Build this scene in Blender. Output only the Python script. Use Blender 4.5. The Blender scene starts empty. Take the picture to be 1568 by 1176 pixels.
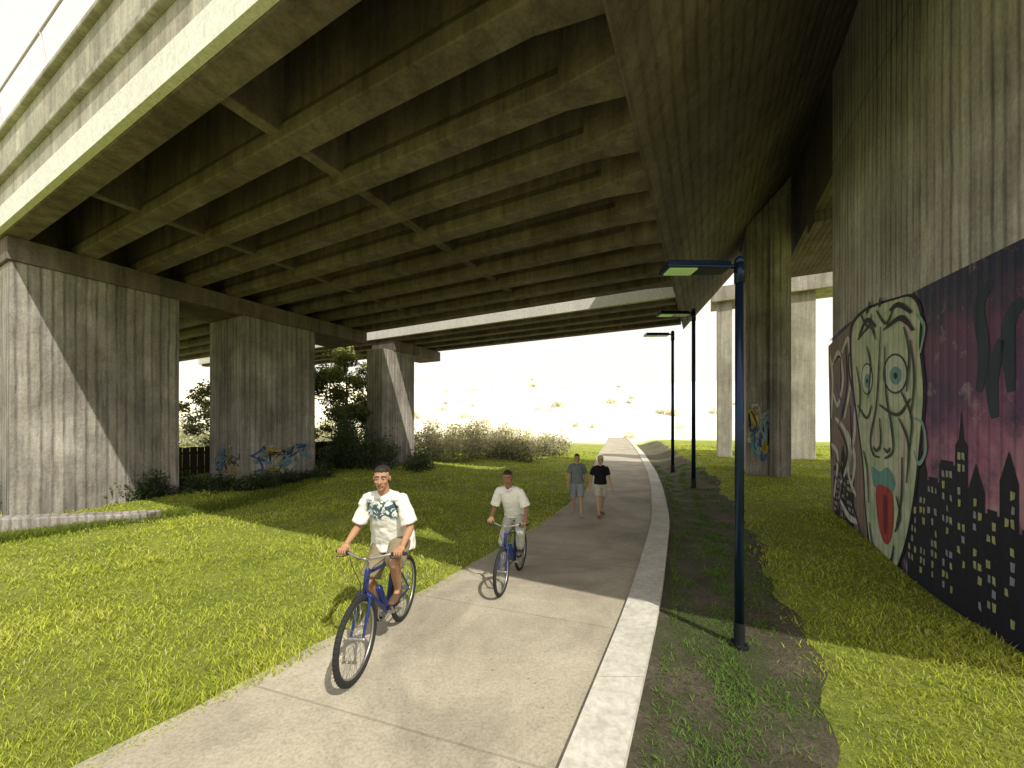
import bpy, bmesh, math, random
import numpy as np
from mathutils import Vector, Matrix, noise
random.seed(4); np.random.seed(4)
scene=bpy.context.scene
V=Vector
# ------------------------------------------------------------------ frame of the bridge (s across deck, t along deck)
A=math.radians(27.2); SW=math.sin(A); CW=math.cos(A)
ROT=math.atan2(CW,SW)
CAMH=2.2; F=580.0
def st(s,t): return (SW*s-CW*t, CW*s+SW*t)
# ------------------------------------------------------------------ helpers
def link(o,parent=None):
    scene.collection.objects.link(o)
    if parent: o.parent=parent
    return o
def empty(name,loc=(0,0,0),rz=0,sc=1):
    e=bpy.data.objects.new(name,None); e.location=loc; e.rotation_euler=(0,0,rz); e.scale=(sc,sc,sc)
    e.empty_display_size=.2
    return link(e)
def mesh_obj(name,verts,faces,mat=None,parent=None,frame=False,smooth=False,bevel=0):
    me=bpy.data.meshes.new(name); me.from_pydata([tuple(v) for v in verts],[],faces); me.update()
    if mat: me.materials.append(mat)
    o=bpy.data.objects.new(name,me)
    if frame: o.rotation_euler=(0,0,ROT)
    link(o,parent)
    if smooth:
        me.polygons.foreach_set('use_smooth',[True]*len(me.polygons))
    if bevel:
        b=o.modifiers.new('b','BEVEL'); b.width=bevel; b.segments=2; b.limit_method='ANGLE'
    return o
class MB:
    def __init__(s): s.v=[]; s.f=[]
    def add(s,vf):
        n=len(s.v); s.v+=[tuple(v) for v in vf[0]]; s.f+=[tuple(i+n for i in f) for f in vf[1]]
    def box(s,x0,x1,y0,y1,z0,z1):
        s.hexa([(x0,y0,z0),(x1,y0,z0),(x1,y1,z0),(x0,y1,z0),(x0,y0,z1),(x1,y0,z1),(x1,y1,z1),(x0,y1,z1)])
    def hexa(s,v):
        s.add((v,[(0,3,2,1),(4,5,6,7),(0,1,5,4),(1,2,6,5),(2,3,7,6),(3,0,4,7)]))
    def obj(s,name,mat,**k): return mesh_obj(name,s.v,s.f,mat,**k)
def tube(pts,rads,side=(1,0,0),n=14,cap='round'):
    pts=[V(p) for p in pts]; rads=[(r,r) if not isinstance(r,(tuple,list)) else r for r in rads]
    side=V(side); rings=[]
    m=len(pts); T=[]
    for i in range(m):
        a=pts[max(0,i-1)]; b=pts[min(m-1,i+1)]; T.append((b-a).normalized())
    seq=[]
    if cap=='round':
        for ph in (75,45,20):
            r=min(rads[0]); seq.append((pts[0]-T[0]*r*math.sin(math.radians(ph)),T[0],[q*math.cos(math.radians(ph)) for q in rads[0]]))
    for i in range(m): seq.append((pts[i],T[i],rads[i]))
    if cap=='round':
        for ph in (20,45,75):
            r=min(rads[-1]); seq.append((pts[-1]+T[-1]*r*math.sin(math.radians(ph)),T[-1],[q*math.cos(math.radians(ph)) for q in rads[-1]]))
    vs=[];fs=[]
    for c,t,r in seq:
        S=side-t*side.dot(t)
        if S.length<1e-3:
            S=V((0,1,0))-t*t.y
            if S.length<1e-3: S=V((0,0,1))
        S.normalize(); B=t.cross(S)
        for k in range(n):
            a=2*math.pi*k/n; vs.append(c+S*r[0]*math.cos(a)+B*r[1]*math.sin(a))
    for i in range(len(seq)-1):
        for k in range(n):
            k2=(k+1)%n; fs.append((i*n+k,i*n+k2,(i+1)*n+k2,(i+1)*n+k))
    fs.append(tuple(range(n))[::-1]); L=(len(seq)-1)*n; fs.append(tuple(L+k for k in range(n)))
    return vs,fs
def ell(c,r,M=None,n=16,m=10):
    vs=[];fs=[]; c=V(c)
    for i in range(1,m):
        th=math.pi*i/m
        for k in range(n):
            a=2*math.pi*k/n; vs.append(V((r[0]*math.sin(th)*math.cos(a),r[1]*math.sin(th)*math.sin(a),r[2]*math.cos(th))))
    vs.append(V((0,0,r[2]))); vs.append(V((0,0,-r[2])))
    if M: vs=[M@v for v in vs]
    vs=[v+c for v in vs]
    for i in range(m-2):
        for k in range(n):
            k2=(k+1)%n; fs.append((i*n+k,(i+1)*n+k,(i+1)*n+k2,i*n+k2))
    a=len(vs)-2
    for k in range(n):
        fs.append((a,k,(k+1)%n)); b=(m-2)*n; fs.append((a+1,b+(k+1)%n,b+k))
    return vs,fs
def ring(c,R,r,n=48,m=8,axis='X'):
    vs=[];fs=[]; c=V(c)
    for i in range(n):
        a=2*math.pi*i/n
        for k in range(m):
            b=2*math.pi*k/m; q=R+r*math.cos(b); vs.append(c+V((r*math.sin(b),q*math.cos(a),q*math.sin(a))))
    for i in range(n):
        for k in range(m):
            fs.append((i*m+k,((i+1)%n)*m+k,((i+1)%n)*m+(k+1)%m,i*m+(k+1)%m))
    return vs,fs
def fastmesh(name,co,loops,nper,mat,col=None,parent=None,smooth=False):
    me=bpy.data.meshes.new(name); nv=len(co); nf=len(loops)//nper
    me.vertices.add(nv); me.vertices.foreach_set('co',co.astype(np.float32).ravel())
    me.loops.add(len(loops)); me.loops.foreach_set('vertex_index',loops.astype(np.int32))
    me.polygons.add(nf); me.polygons.foreach_set('loop_start',np.arange(nf,dtype=np.int32)*nper)
    me.polygons.foreach_set('loop_total',np.full(nf,nper,dtype=np.int32))
    me.update(calc_edges=True)
    if col is not None:
        a=me.color_attributes.new('Col','FLOAT_COLOR','POINT')
        c4=np.ones((nv,4),np.float32); c4[:,:3]=col; a.data.foreach_set('color',c4.ravel())
    me.materials.append(mat)
    o=bpy.data.objects.new(name,me); link(o,parent); return o
# ------------------------------------------------------------------ materials
class NT:
    def __init__(s,name,rough=.85,metal=0):
        s.m=bpy.data.materials.new(name); s.m.use_nodes=True; s.t=s.m.node_tree; s.b=s.t.nodes['Principled BSDF']
        s.b.inputs['Roughness'].default_value=rough; s.b.inputs['Metallic'].default_value=metal
        s.b.inputs['Specular IOR Level'].default_value=.3
        s.tc=s.t.nodes.new('ShaderNodeTexCoord').outputs['Object']
    def n(s,t): return s.t.nodes.new(t)
    def l(s,a,b): s.t.links.new(a,b)
    def mapping(s,sc,vec=None,loc=(0,0,0)):
        m=s.n('ShaderNodeMapping'); m.inputs['Scale'].default_value=sc; m.inputs['Location'].default_value=loc; s.l(vec or s.tc,m.inputs[0]); return m.outputs[0]
    def noise(s,scale,detail=4,rough=.55,vec=None,dist=0):
        n=s.n('ShaderNodeTexNoise'); n.inputs['Scale'].default_value=scale; n.inputs['Detail'].default_value=detail
        n.inputs['Roughness'].default_value=rough; n.inputs['Distortion'].default_value=dist; s.l(vec or s.tc,n.inputs['Vector']); return n.outputs['Fac']
    def ramp(s,fac,stops):
        r=s.n('ShaderNodeValToRGB'); e=r.color_ramp.elements
        while len(e)<len(stops): e.new(.5)
        for i,(p,c) in enumerate(stops):
            e[i].position=p; e[i].color=(c,c,c,1) if not isinstance(c,(tuple,list)) else (*c,1)
        s.l(fac,r.inputs[0]); return r.outputs[0]
    def mix(s,f,a,b,blend='MIX'):
        m=s.n('ShaderNodeMix'); m.data_type='RGBA'; m.blend_type=blend
        for i,x in ((0,f),(6,a),(7,b)):
            if isinstance(x,(int,float)): m.inputs[i].default_value=x if i==0 else (x,x,x,1)
            elif isinstance(x,tuple): m.inputs[i].default_value=(*x,1)
            else: s.l(x,m.inputs[i])
        return m.outputs[2]
    def math(s,op,a,b=0,c=None):
        m=s.n('ShaderNodeMath'); m.operation=op
        for i,x in enumerate((a,b,c)):
            if x is None: continue
            if isinstance(x,(int,float)): m.inputs[i].default_value=x
            else: s.l(x,m.inputs[i])
        return m.outputs[0]
    def xyz(s,vec=None):
        x=s.n('ShaderNodeSeparateXYZ'); s.l(vec or s.tc,x.inputs[0]); return x.outputs
    def bump(s,h,strength=.4,dist=.02):
        b=s.n('ShaderNodeBump'); b.inputs['Strength'].default_value=strength; b.inputs['Distance'].default_value=dist
        s.l(h,b.inputs['Height']); s.l(b.outputs[0],s.b.inputs['Normal'])
    def col(s,c):
        if isinstance(c,tuple): s.b.inputs['Base Color'].default_value=(*c,1)
        else: s.l(c,s.b.inputs['Base Color'])
def simple(name,c,rough=.7,metal=0,var=.15,scale=8,bump=0):
    k=NT(name,rough,metal); n=k.noise(scale,4)
    k.col(k.mix(n,tuple(x*(1-var) for x in c),tuple(min(1,x*(1+var)) for x in c)))
    if bump: k.bump(n,bump,.01)
    return k.m
def concrete(name,c1,c2,rib=None,ribw=.22,streak=.5,bump=.6,groove=.7,board=.12,lift=0):
    k=NT(name,.9); x,y,z=k.xyz()[0:3]
    big=k.ramp(k.noise(.5,6,.6),[(.3,0.),(.7,1.)])
    c=k.mix(big,c1,c2)
    stv=k.mapping((2.2,2.2,.12)); sn=k.ramp(k.noise(1.6,6,.7,stv),[(.35,1.-streak),(.62,1.)])
    c=k.mix(1.0,c,sn,'MULTIPLY')
    st2=k.ramp(k.noise(5.,5,.75,k.mapping((1.6,1.6,.10),loc=(2,7,3))),[(.56,1.),(.72,1.-streak*.9)]); c=k.mix(1.0,c,st2,'MULTIPLY')
    bl_=k.ramp(k.noise(1.1,7,.75,k.mapping((1,1,.7),loc=(9,2,4)),dist=.4),[(.40,(1.-streak*.60,1.-streak*.64,1.-streak*.70)),(.6,(1.,1.,1.))]); c=k.mix(1.0,c,bl_,'MULTIPLY')
    ef=k.ramp(k.noise(2.3,7,.8,k.mapping((1,1,.5),loc=(1,12,6)),dist=.6),[(.60,0.),(.74,.35)]); c=k.mix(ef,c,tuple(min(.85,v*1.5) for v in c2))
    fn=k.noise(18,5,.7); c=k.mix(1.0,c,k.ramp(fn,[(.25,.70),(.6,1.05)]),'MULTIPLY')
    pit=k.n('ShaderNodeTexVoronoi'); pit.inputs['Scale'].default_value=5; k.l(k.tc,pit.inputs['Vector'])
    pm=k.ramp(pit.outputs['Distance'],[(.02,.45),(.05,1.)]); c=k.mix(1.0,c,pm,'MULTIPLY')
    h=k.math('MULTIPLY',fn,.3)
    if lift:
        lz=k.math('ABSOLUTE',k.math('SUBTRACT',k.math('FRACT',k.math('DIVIDE',z,lift)),.5))
        lm=k.ramp(lz,[(.003,.7),(.010,1.)]); c=k.mix(1.0,c,lm,'MULTIPLY')
    if rib:
        u={'st':k.math('ADD',x,y),'s':x,'t':y}[rib]
        wob=k.math('MULTIPLY',k.noise(.8,3),.09)
        ph=k.math('FRACT',k.math('DIVIDE',k.math('ADD',u,wob),ribw))
        tri=k.math('ABSOLUTE',k.math('SUBTRACT',ph,.5))
        g=k.ramp(tri,[(.26,1.),(.46,0.)])
        wear=k.ramp(k.noise(1.3,6,.7,k.mapping((1,1,.6),loc=(5,3,1))),[(.32,.15),(.6,1.)])
        gd=k.mix(wear,1.0,k.mix(g,groove,1.0))
        c=k.mix(1.0,c,gd,'MULTIPLY')
        brd=k.n('ShaderNodeTexWhiteNoise'); brd.noise_dimensions='1D'; k.l(k.math('FLOOR',k.math('DIVIDE',k.math('ADD',u,wob),ribw)),brd.inputs['W'])
        c=k.mix(1.0,c,k.ramp(brd.outputs['Value'],[(0.,1-board),(1.,1.03)]),'MULTIPLY')
        h=k.math('ADD',h,k.math('MULTIPLY',g,wear))
    k.col(c); k.bump(h,bump,.03); return k.m
M={}
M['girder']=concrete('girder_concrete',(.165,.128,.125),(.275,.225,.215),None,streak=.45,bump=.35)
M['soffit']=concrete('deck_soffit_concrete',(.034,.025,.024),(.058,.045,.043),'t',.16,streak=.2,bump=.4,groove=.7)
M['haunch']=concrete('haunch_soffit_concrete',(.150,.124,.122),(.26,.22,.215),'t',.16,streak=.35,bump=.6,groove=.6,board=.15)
M['pier']=concrete('pier_concrete',(.28,.255,.245),(.58,.545,.515),'st',.19,streak=.48,bump=.8,groove=.68,board=.06)
M['wall']=concrete('board_marked_wall',(.50,.475,.47),(.85,.82,.83),'st',.19,streak=.40,bump=1.0,groove=.52,board=.07,lift=5.6)
M['fascia']=concrete('fascia_concrete',(.46,.43,.37),(.72,.69,.62),None,streak=.4,bump=.3)
M['white']=concrete('white_fascia',(.82,.81,.78),(.88,.87,.85),None,streak=.08,bump=.2)  # near-white, paler than the other fascia concrete
# path
k=NT('path_concrete',.85)
x,y,z=k.xyz()[0:3]
uv=k.n('ShaderNodeUVMap').outputs[0]; ux=k.xyz(uv)
c=k.mix(k.ramp(k.noise(.8,7,.65),[(.3,0.),(.7,1.)]),(.31,.275,.215),(.46,.42,.335))
c=k.mix(1.0,c,k.ramp(k.noise(40,4,.7),[(.3,.72),(.6,1.05)]),'MULTIPLY')
vo=k.n('ShaderNodeTexVoronoi'); vo.inputs['Scale'].default_value=9; k.l(k.tc,vo.inputs['Vector'])
spotm=k.math('MULTIPLY',k.ramp(vo.outputs['Distance'],[(.05,1.),(.12,0.)]),k.ramp(k.noise(2.,3),[(.5,0.),(.62,1.)]))
c=k.mix(spotm,c,(.10,.09,.07))
j=k.math('ABSOLUTE',k.math('SUBTRACT',k.math('FRACT',k.math('DIVIDE',ux[1],1.9)),.5))
jm=k.ramp(j,[(.003,1.),(.008,0.)])
c=k.mix(k.math('MULTIPLY',jm,.3),c,(.10,.09,.07))
st_=k.ramp(k.noise(.45,6,.75,dist=1.2),[(.45,1.),(.68,.62)]); c=k.mix(1.0,c,st_,'MULTIPLY')
k.col(c); k.bump(k.math('SUBTRACT',k.noise(60,3),jm),.35,.01); M['path']=k.m
M['kerb']=concrete('kerb_concrete',(.48,.46,.42),(.66,.64,.58),None,streak=.2,bump=.3)
# ground
k=NT('ground_grass',.95)
x,y,z=k.xyz()[0:3]
c=k.mix(k.ramp(k.noise(.9,8,.7),[(.35,0.),(.65,1.)]),(.19,.24,.035),(.40,.44,.065))
c=k.mix(k.ramp(k.noise(14,6,.75),[(.4,.0),(.7,.7)]),c,(.07,.085,.02))
c=k.mix(k.ramp(k.noise(.33,5,.6,dist=.5),[(.55,0.),(.75,.5)]),c,(.36,.32,.13))
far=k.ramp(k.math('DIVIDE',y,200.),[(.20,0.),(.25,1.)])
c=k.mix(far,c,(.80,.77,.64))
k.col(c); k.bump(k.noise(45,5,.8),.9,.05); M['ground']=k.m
k=NT('soil_with_painted_shade',.95)  # mottled dirt, kept dark so the colour carries a shadow too
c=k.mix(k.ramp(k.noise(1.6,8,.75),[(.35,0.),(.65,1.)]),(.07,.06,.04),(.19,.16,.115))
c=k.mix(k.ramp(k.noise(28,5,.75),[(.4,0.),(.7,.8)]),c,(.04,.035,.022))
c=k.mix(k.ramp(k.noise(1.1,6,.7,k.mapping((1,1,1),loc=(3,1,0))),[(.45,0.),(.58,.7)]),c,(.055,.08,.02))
k.col(c); k.bump(k.noise(24,6,.8),1.0,.06); M['soil_shade']=k.m
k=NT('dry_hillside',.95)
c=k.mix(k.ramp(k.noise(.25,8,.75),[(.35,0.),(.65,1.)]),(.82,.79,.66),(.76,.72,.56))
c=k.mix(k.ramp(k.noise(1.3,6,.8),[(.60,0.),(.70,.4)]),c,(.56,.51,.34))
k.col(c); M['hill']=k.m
def leafmat(name,trans=.35):
    m=bpy.data.materials.new(name); m.use_nodes=True; t=m.node_tree; t.nodes.clear()
    o=t.nodes.new('ShaderNodeOutputMaterial'); a=t.nodes.new('ShaderNodeAttribute'); a.attribute_name='Col'
    d=t.nodes.new('ShaderNodeBsdfDiffuse'); tr=t.nodes.new('ShaderNodeBsdfTranslucent'); s=t.nodes.new('ShaderNodeMixShader'); s.inputs[0].default_value=trans
    t.links.new(a.outputs['Color'],d.inputs[0]); t.links.new(a.outputs['Color'],tr.inputs[0]); t.links.new(d.outputs[0],s.inputs[1]); t.links.new(tr.outputs[0],s.inputs[2]); t.links.new(s.outputs[0],o.inputs[0])
    return m
M['grass']=leafmat('grass_blades',.4); M['leaf']=leafmat('leaves',.3)
M['bark']=simple('bark',(.12,.09,.06),.95,var=.4,scale=14,bump=.6)
# ------------------------------------------------------------------ path edges
def smooth_edge(pts):
    P=np.array(pts); yy=np.arange(-6,70,.1); xx=np.interp(yy,P[:,0],P[:,1])
    lo=yy<P[0,0]; sl=(P[1,1]-P[0,1])/(P[1,0]-P[0,0]); xx[lo]=P[0,1]+(yy[lo]-P[0,0])*sl
    kx=np.exp(-.5*(np.arange(-15,16)/6.)**2); kx/=kx.sum()
    xs=np.convolve(np.pad(xx,15,mode='reflect',reflect_type='odd'),kx,'valid'); return yy,xs
eL=smooth_edge([(2.43,-2.49),(3.27,-1.94),(5.55,-.56),(9.1,1.19),(12.76,2.66),(19.6,4.3),(28.4,6.6),(42.5,10.6),(70,18)])
eR=smooth_edge([(2.43,.74),(4.64,1.84),(8.5,3.56),(12.76,5.1),(17,6.5),(28.4,9.9),(42.5,13.8),(70,21.2)])
eD=smooth_edge([(2.43,2.2),(4.05,3.04),(8.5,5.3),(14.2,7.4),(20,9.2),(40,15.5),(70,24)])
def XL(y): return np.interp(y,*eL)
def XR(y): return np.interp(y,*eR)
def XD(y): return np.interp(y,*eD)
def sstep(x): x=np.clip(x,0,1); return x*x*(3-2*x)
def gz(x,y):
    x=np.asarray(x,float); y=np.asarray(y,float)
    s=SW*x+CW*y; dr=x-XR(y); dl=XL(y)-x
    z=.45*sstep((s-10.)/5.)*sstep((dr-.3)/2.2)*(1-sstep((s-40)/30))
    und=.05*np.sin(x*1.3+y*.7)+.04*np.sin(x*.5-y*1.1+1)
    m=sstep((np.maximum(dr-.2,dl-.05))/1.5)
    far=1-sstep((np.hypot(x,y)-60)/40)
    z=z+(und+.03)*m*far
    z=z-.04*(np.maximum(dr,dl)<.1)
    return z
def axis(lo,hi,step,far):
    a=list(np.arange(lo,hi+1e-6,step)); d=step; v=hi
    while v<far: d*=1.35; v+=d; a.append(v)
    d=step; v=lo; b=[]
    while v>-far: d*=1.35; v-=d; b.append(v)
    return np.array(b[::-1]+a)
gx=axis(-22,22,.3,1800); gy=axis(-6,45,.3,1800)
X,Y=np.meshgrid(gx,gy); Z=gz(X,Y); co=np.stack([X.ravel(),Y.ravel(),Z.ravel()],1)
nx,ny=len(gx),len(gy); I=np.arange(nx*ny).reshape(ny,nx)
q=np.stack([I[:-1,:-1],I[:-1,1:],I[1:,1:],I[1:,:-1]],-1).reshape(-1)
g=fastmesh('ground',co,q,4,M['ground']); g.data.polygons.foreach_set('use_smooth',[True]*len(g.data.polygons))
hx=np.linspace(-190,210,120); hy=np.linspace(52,240,60); X,Y=np.meshgrid(hx,hy)
Z=-.4+24*sstep((Y-52)/150.)+ (1.6*np.sin(X*.05+1)+1.1*np.sin(X*.13+Y*.05)+.7*np.sin(Y*.21+X*.09))*sstep((Y-58)/30.)
co=np.stack([X.ravel(),Y.ravel(),Z.ravel()],1); nx,ny=len(hx),len(hy); I=np.arange(nx*ny).reshape(ny,nx)
q=np.stack([I[:-1,:-1],I[:-1,1:],I[1:,1:],I[1:,:-1]],-1).reshape(-1)
g=fastmesh('hillside',co,q,4,M['hill']); g.data.polygons.foreach_set('use_smooth',[True]*len(g.data.polygons))
def hz(x,y): 
    ss=lambda v: float(sstep(v))
    return -.4+24*ss((y-52)/150.)+(1.6*math.sin(x*.05+1)+1.1*math.sin(x*.13+y*.05)+.7*math.sin(y*.21+x*.09))*ss((y-58)/30.)
# path sheet w/ uv
ys=np.arange(-3,66,.25); me=bpy.data.meshes.new('path'); vs=[];uvs=[]
L=0; prev=None; nc=6
for y in ys:
    a=XL(y)+.03*math.sin(y*3.1)*.4+.015*math.sin(y*11); b=XR(y)-.40; mid=V(((a+b)/2,y))
    if prev is not None: L+=(mid-prev).length
    prev=mid.copy()
    for i in range(nc+1):
        f=i/nc; vs.append((a+(b-a)*f, y+ (f-.5)*-.9, .022)); uvs.append((f*(b-a),L))
fs=[]
for r in range(len(ys)-1):
    for i in range(nc):
        p=r*(nc+1)+i; fs.append((p,p+1,p+nc+2,p+nc+1))
me.from_pydata(vs,[],fs); ul=me.uv_layers.new(name='UVMap')
for li,lp in enumerate(me.loops): ul.data[li].uv=uvs[lp.vertex_index]
me.materials.append(M['path']); link(bpy.data.objects.new('path',me))
# kerb blocks
mb=MB(); y=-3.0
while y<62:
    n=6; y1=y+1.55
    for i in range(n):
        ya=y+(y1-y)*i/n; yb=y+(y1-y)*(i+1)/n
        if i==n-1: yb-=.012
        za=.075
        mb.hexa([(XR(ya)-.42,ya,-.05),(XR(ya),ya,-.05),(XR(yb),yb,-.05),(XR(yb)-.42,yb,-.05),(XR(ya)-.41,ya,za),(XR(ya)-.01,ya,za),(XR(yb)-.01,yb,za),(XR(yb)-.41,yb,za)])
    y=y1
mb.obj('kerb',M['kerb'])
# dirt strip; dark colour also paints in a shadow ending at the outer edge
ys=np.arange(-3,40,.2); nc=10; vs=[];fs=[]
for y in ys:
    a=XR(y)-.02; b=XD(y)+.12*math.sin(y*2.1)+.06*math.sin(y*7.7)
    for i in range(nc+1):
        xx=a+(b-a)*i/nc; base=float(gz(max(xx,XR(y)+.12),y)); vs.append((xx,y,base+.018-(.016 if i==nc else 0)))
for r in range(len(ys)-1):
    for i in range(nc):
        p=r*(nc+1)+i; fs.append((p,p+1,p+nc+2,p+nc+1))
mesh_obj('soil_shade_strip',vs,fs,M['soil_shade'],smooth=True)
# ------------------------------------------------------------------ grass blades
def patch(x,y):
    a=.5+.25*np.sin(x*1.9+1.3*np.sin(y*1.1))+.25*np.sin(y*2.3+1.7*np.sin(x*.9+2))
    b=.5+.25*np.sin(x*5.1+2*np.sin(y*3.7))+.25*np.sin(y*6.3+1.9*np.sin(x*4.1))
    return .6*a+.4*b
def blades(name,x,y,h,w,lean,cb,ct,mat):
    n=len(x); z=gz(x,y); a=np.random.rand(n)*2*np.pi; la=np.random.rand(n)*2*np.pi
    dx,dy=np.cos(a)*w,np.sin(a)*w; lx,ly=np.cos(la)*lean*h,np.sin(la)*lean*h
    P=np.zeros((n,5,3)); base=np.stack([x,y,z-.01],1)
    P[:,0]=base-np.stack([dx,dy,0*x],1); P[:,1]=base+np.stack([dx,dy,0*x],1)
    mid=base+np.stack([lx*.35,ly*.35,h*.6],1); P[:,2]=mid-np.stack([dx,dy,0*x],1)*.75; P[:,3]=mid+np.stack([dx,dy,0*x],1)*.75
    P[:,4]=base+np.stack([lx,ly,h],1)
    idx=np.arange(n)[:,None]*5+np.array([0,1,3,0,3,2,2,3,4])[None]
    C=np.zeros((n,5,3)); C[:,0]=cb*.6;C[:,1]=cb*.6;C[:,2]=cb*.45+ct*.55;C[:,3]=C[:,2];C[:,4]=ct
    return fastmesh(name,P.reshape(-1,3),idx.ravel(),3,mat,C.reshape(-1,3))
N=430000
yy=1.6*np.exp(np.random.rand(N)*math.log(30/1.6)); xx=(np.random.rand(N)*2-1)*(1.48*yy+.9)
nz=patch(xx,yy); ok=((xx<XL(yy)+.02*np.random.randn(N))|(xx>XD(yy)+.13*np.random.randn(N)))
s_=SW*xx+CW*yy; t_=-CW*xx+SW*yy
ok&=~((t_<-2.6)&(s_>5)&(s_<12)); ok&=np.random.rand(N)<(.30+.70*nz)
xx,yy,nz=xx[ok],yy[ok],nz[ok]; n=len(xx)
h=(.018+.040*np.random.rand(n)**1.5+.065*nz**2*np.random.rand(n))*(1+.03*yy); w=.0012+.00095*yy
r=np.random.rand(n)[:,None]; p=nz[:,None]
pl=(.5+.5*np.sin(xx*.8+1.1*np.sin(yy*.6+1))*np.sin(yy*.9+.8*np.sin(xx*.5)))[:,None]
ct=np.array([.50,.62,.06])*(1-p)+np.array([.86,.88,.15])*p; ct=ct*(.55+.6*r)*(.85+.25*pl)
dry=(np.random.rand(n)<.06+.16*pl[:,0])[:,None]; ct=np.where(dry,np.array([.80,.70,.34]),ct)
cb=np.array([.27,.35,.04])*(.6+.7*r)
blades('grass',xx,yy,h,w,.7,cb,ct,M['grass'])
cx=[];cy=[]
for i in range(270):
    y=2.0*math.exp(random.random()*math.log(10)); row=random.choice([.22,.5,.5,.8]); f=row+random.gauss(0,.07)
    cx.append(XR(y)+(XD(y)-XR(y))*f); cy.append(y)
for i in range(80):
    y=2.0*math.exp(random.random()*math.log(10)); cx.append(XR(y)+.05+abs(random.gauss(0,.04))); cy.append(y)
cx=np.repeat(cx,80);cy=np.repeat(cy,80); n=len(cx)
cx=cx+np.random.randn(n)*.065; cy=cy+np.random.randn(n)*.09
r=np.random.rand(n)[:,None]
keep=cx>XR(cy)+.01
blades('grass_tufts',cx[keep],cy[keep],(.02+.055*np.random.rand(n))[keep],(.002+.0008*cy)[keep],.8,(np.array([.07,.12,.02])*(.6+.7*r))[keep],(np.array([.17,.29,.06])*(.6+.7*r))[keep],M['grass'])
# ------------------------------------------------------------------ overpass
ZG=6.6; ZD=8.0; TL=14.4
over=empty('highway_overpass')
gs=[2.60,3.75,4.9,6.05,7.2,8.35,9.5,10.65,11.8,12.8]
mb=MB()
def girder(mb,s,t0,t1,w=.19,zt=ZD,zb=ZG):
    prof=[(-w,zb),(w,zb),(w,zb+.22),(w*.62,zb+.38),(w*.62,zt),(-w*.62,zt),(-w*.62,zb+.38),(-w,zb+.22)]
    n=len(prof); vs=[(s+a,t0,z) for a,z in prof]+[(s+a,t1,z) for a,z in prof]
    mb.add((vs,[tuple(range(n))[::-1],tuple(range(n,2*n))]+[(i,(i+1)%n,(i+1)%n+n,i+n) for i in range(n)]))
for i,s in enumerate(gs):
    girder(mb,s,1.0,TL+1.05); girder(mb,s,TL+1.15,34)
    w=.33; z0=ZG-.004
    mb.hexa([(s-w,.9,z0),(s+w,.9,z0),(s+.2,1.75,z0+.01),(s-.2,1.75,z0+.01),(s-w,.9,ZD-.02),(s+w,.9,ZD-.02),(s+.13,1.75,ZD-.02),(s-.13,1.75,ZD-.02)])
mb.obj('girders',M['girder'],parent=over,frame=True,bevel=.02)
mb=MB()
for row,(zb,wd) in {6.0:(ZG+.14,.12),10.8:(ZG+.14,.10),19.5:(ZG+.2,.12),25.:(ZG+.2,.12)}.items():
    for a,b in zip(gs[:-1],gs[1:]):
        mb.box(a+.05,b-.05,row-wd,row+wd,zb,ZD-.01)
mb.obj('diaphragms',M['girder'],parent=over,frame=True,bevel=.015)
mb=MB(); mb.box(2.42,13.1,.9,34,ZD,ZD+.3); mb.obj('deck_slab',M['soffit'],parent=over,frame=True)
m=MB(); s0,s1=2.42,19.
m.hexa([(s0,.95,ZG-.06),(s1,.95,ZG-.06),(s1,-2.67,10.6),(s0,-2.67,10.6),(s0,.95,11),(s1,.95,11),(s1,-2.67,11),(s0,-2.67,11)])
m.f=[tuple(reversed(f)) for f in m.f]
m.box(s0,s1,-12,-2.675,10.6,11)
m.obj('haunched_soffit',M['haunch'],parent=over,frame=True)
m=MB(); m.box(11.57,19,-12,-2.68,8.2,10.59); m.box(13.4,14.2,-12,-2.7,7.9,8.198); m.obj('abutment_crossbeam',M['haunch'],parent=over,frame=True,bevel=.02)
mb=MB(); mb.box(2.30,2.405,-12,34,ZG+.02,7.08); mb.obj('fascia_strip',M['white'],parent=over,frame=True)
mb=MB()
mb.box(2.335,2.405,-12,34,7.083,7.62); mb.box(2.24,2.41,-12,34,7.62,7.75); mb.box(2.31,2.415,-12,34,7.75,8.55); mb.box(2.22,2.5,-12,34,8.55,8.65)
mb.box(2.27,2.41,-12,-2.7,8.652,11)  # added out of view to stop sun leaking in over the right-hand fascia
mb.obj('fascia',M['fascia'],parent=over,frame=True,bevel=.02)
DS=14.6
mb=MB()
for s in (DS+.35,DS+1.4,DS+2.45,DS+3.5): girder(mb,s,1.0,34,.19)
mb.box(DS,DS+3.9,.96,34,ZD,ZD+.3)
for row in (6.,10.8):
    mb.box(DS+.4,DS+3.4,row-.12,row+.12,ZG+.15,ZD-.01)
mb.obj('far_deck',M['girder'],parent=over,frame=True,bevel=.02)
mb=MB(); mb.box(DS-.06,DS+.1,.96,34,6.72,7.7); mb.obj('far_fascia',M['white'],parent=over,frame=True)
rb=MB()
for i in range(12):
    t=-4+i*3.
    rb.add(tube([(2.36,t,8.64),(2.25,t,9.5)],[.02,.016],n=8))
    rb.hexa([(2.26,t-.1,8.652),(2.44,t-.1,8.652),(2.44,t+.1,8.652),(2.26,t+.1,8.652),(2.29,t-.06,8.84),(2.36,t-.06,8.84),(2.36,t+.06,8.84),(2.29,t+.06,8.84)])
rb.add(tube([(2.25,-12,9.5),(2.25,34,9.5)],[.018,.018],n=8))
rb.obj('railing',simple('railing_paint',(.62,.56,.62),.5,.2),parent=over,frame=True)
mb=MB(); mb.box(2.45,12.9,TL,TL+2.4,6.04,6.595); mb.obj('pier_cap',M['girder'],parent=over,frame=True,bevel=.02)
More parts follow.
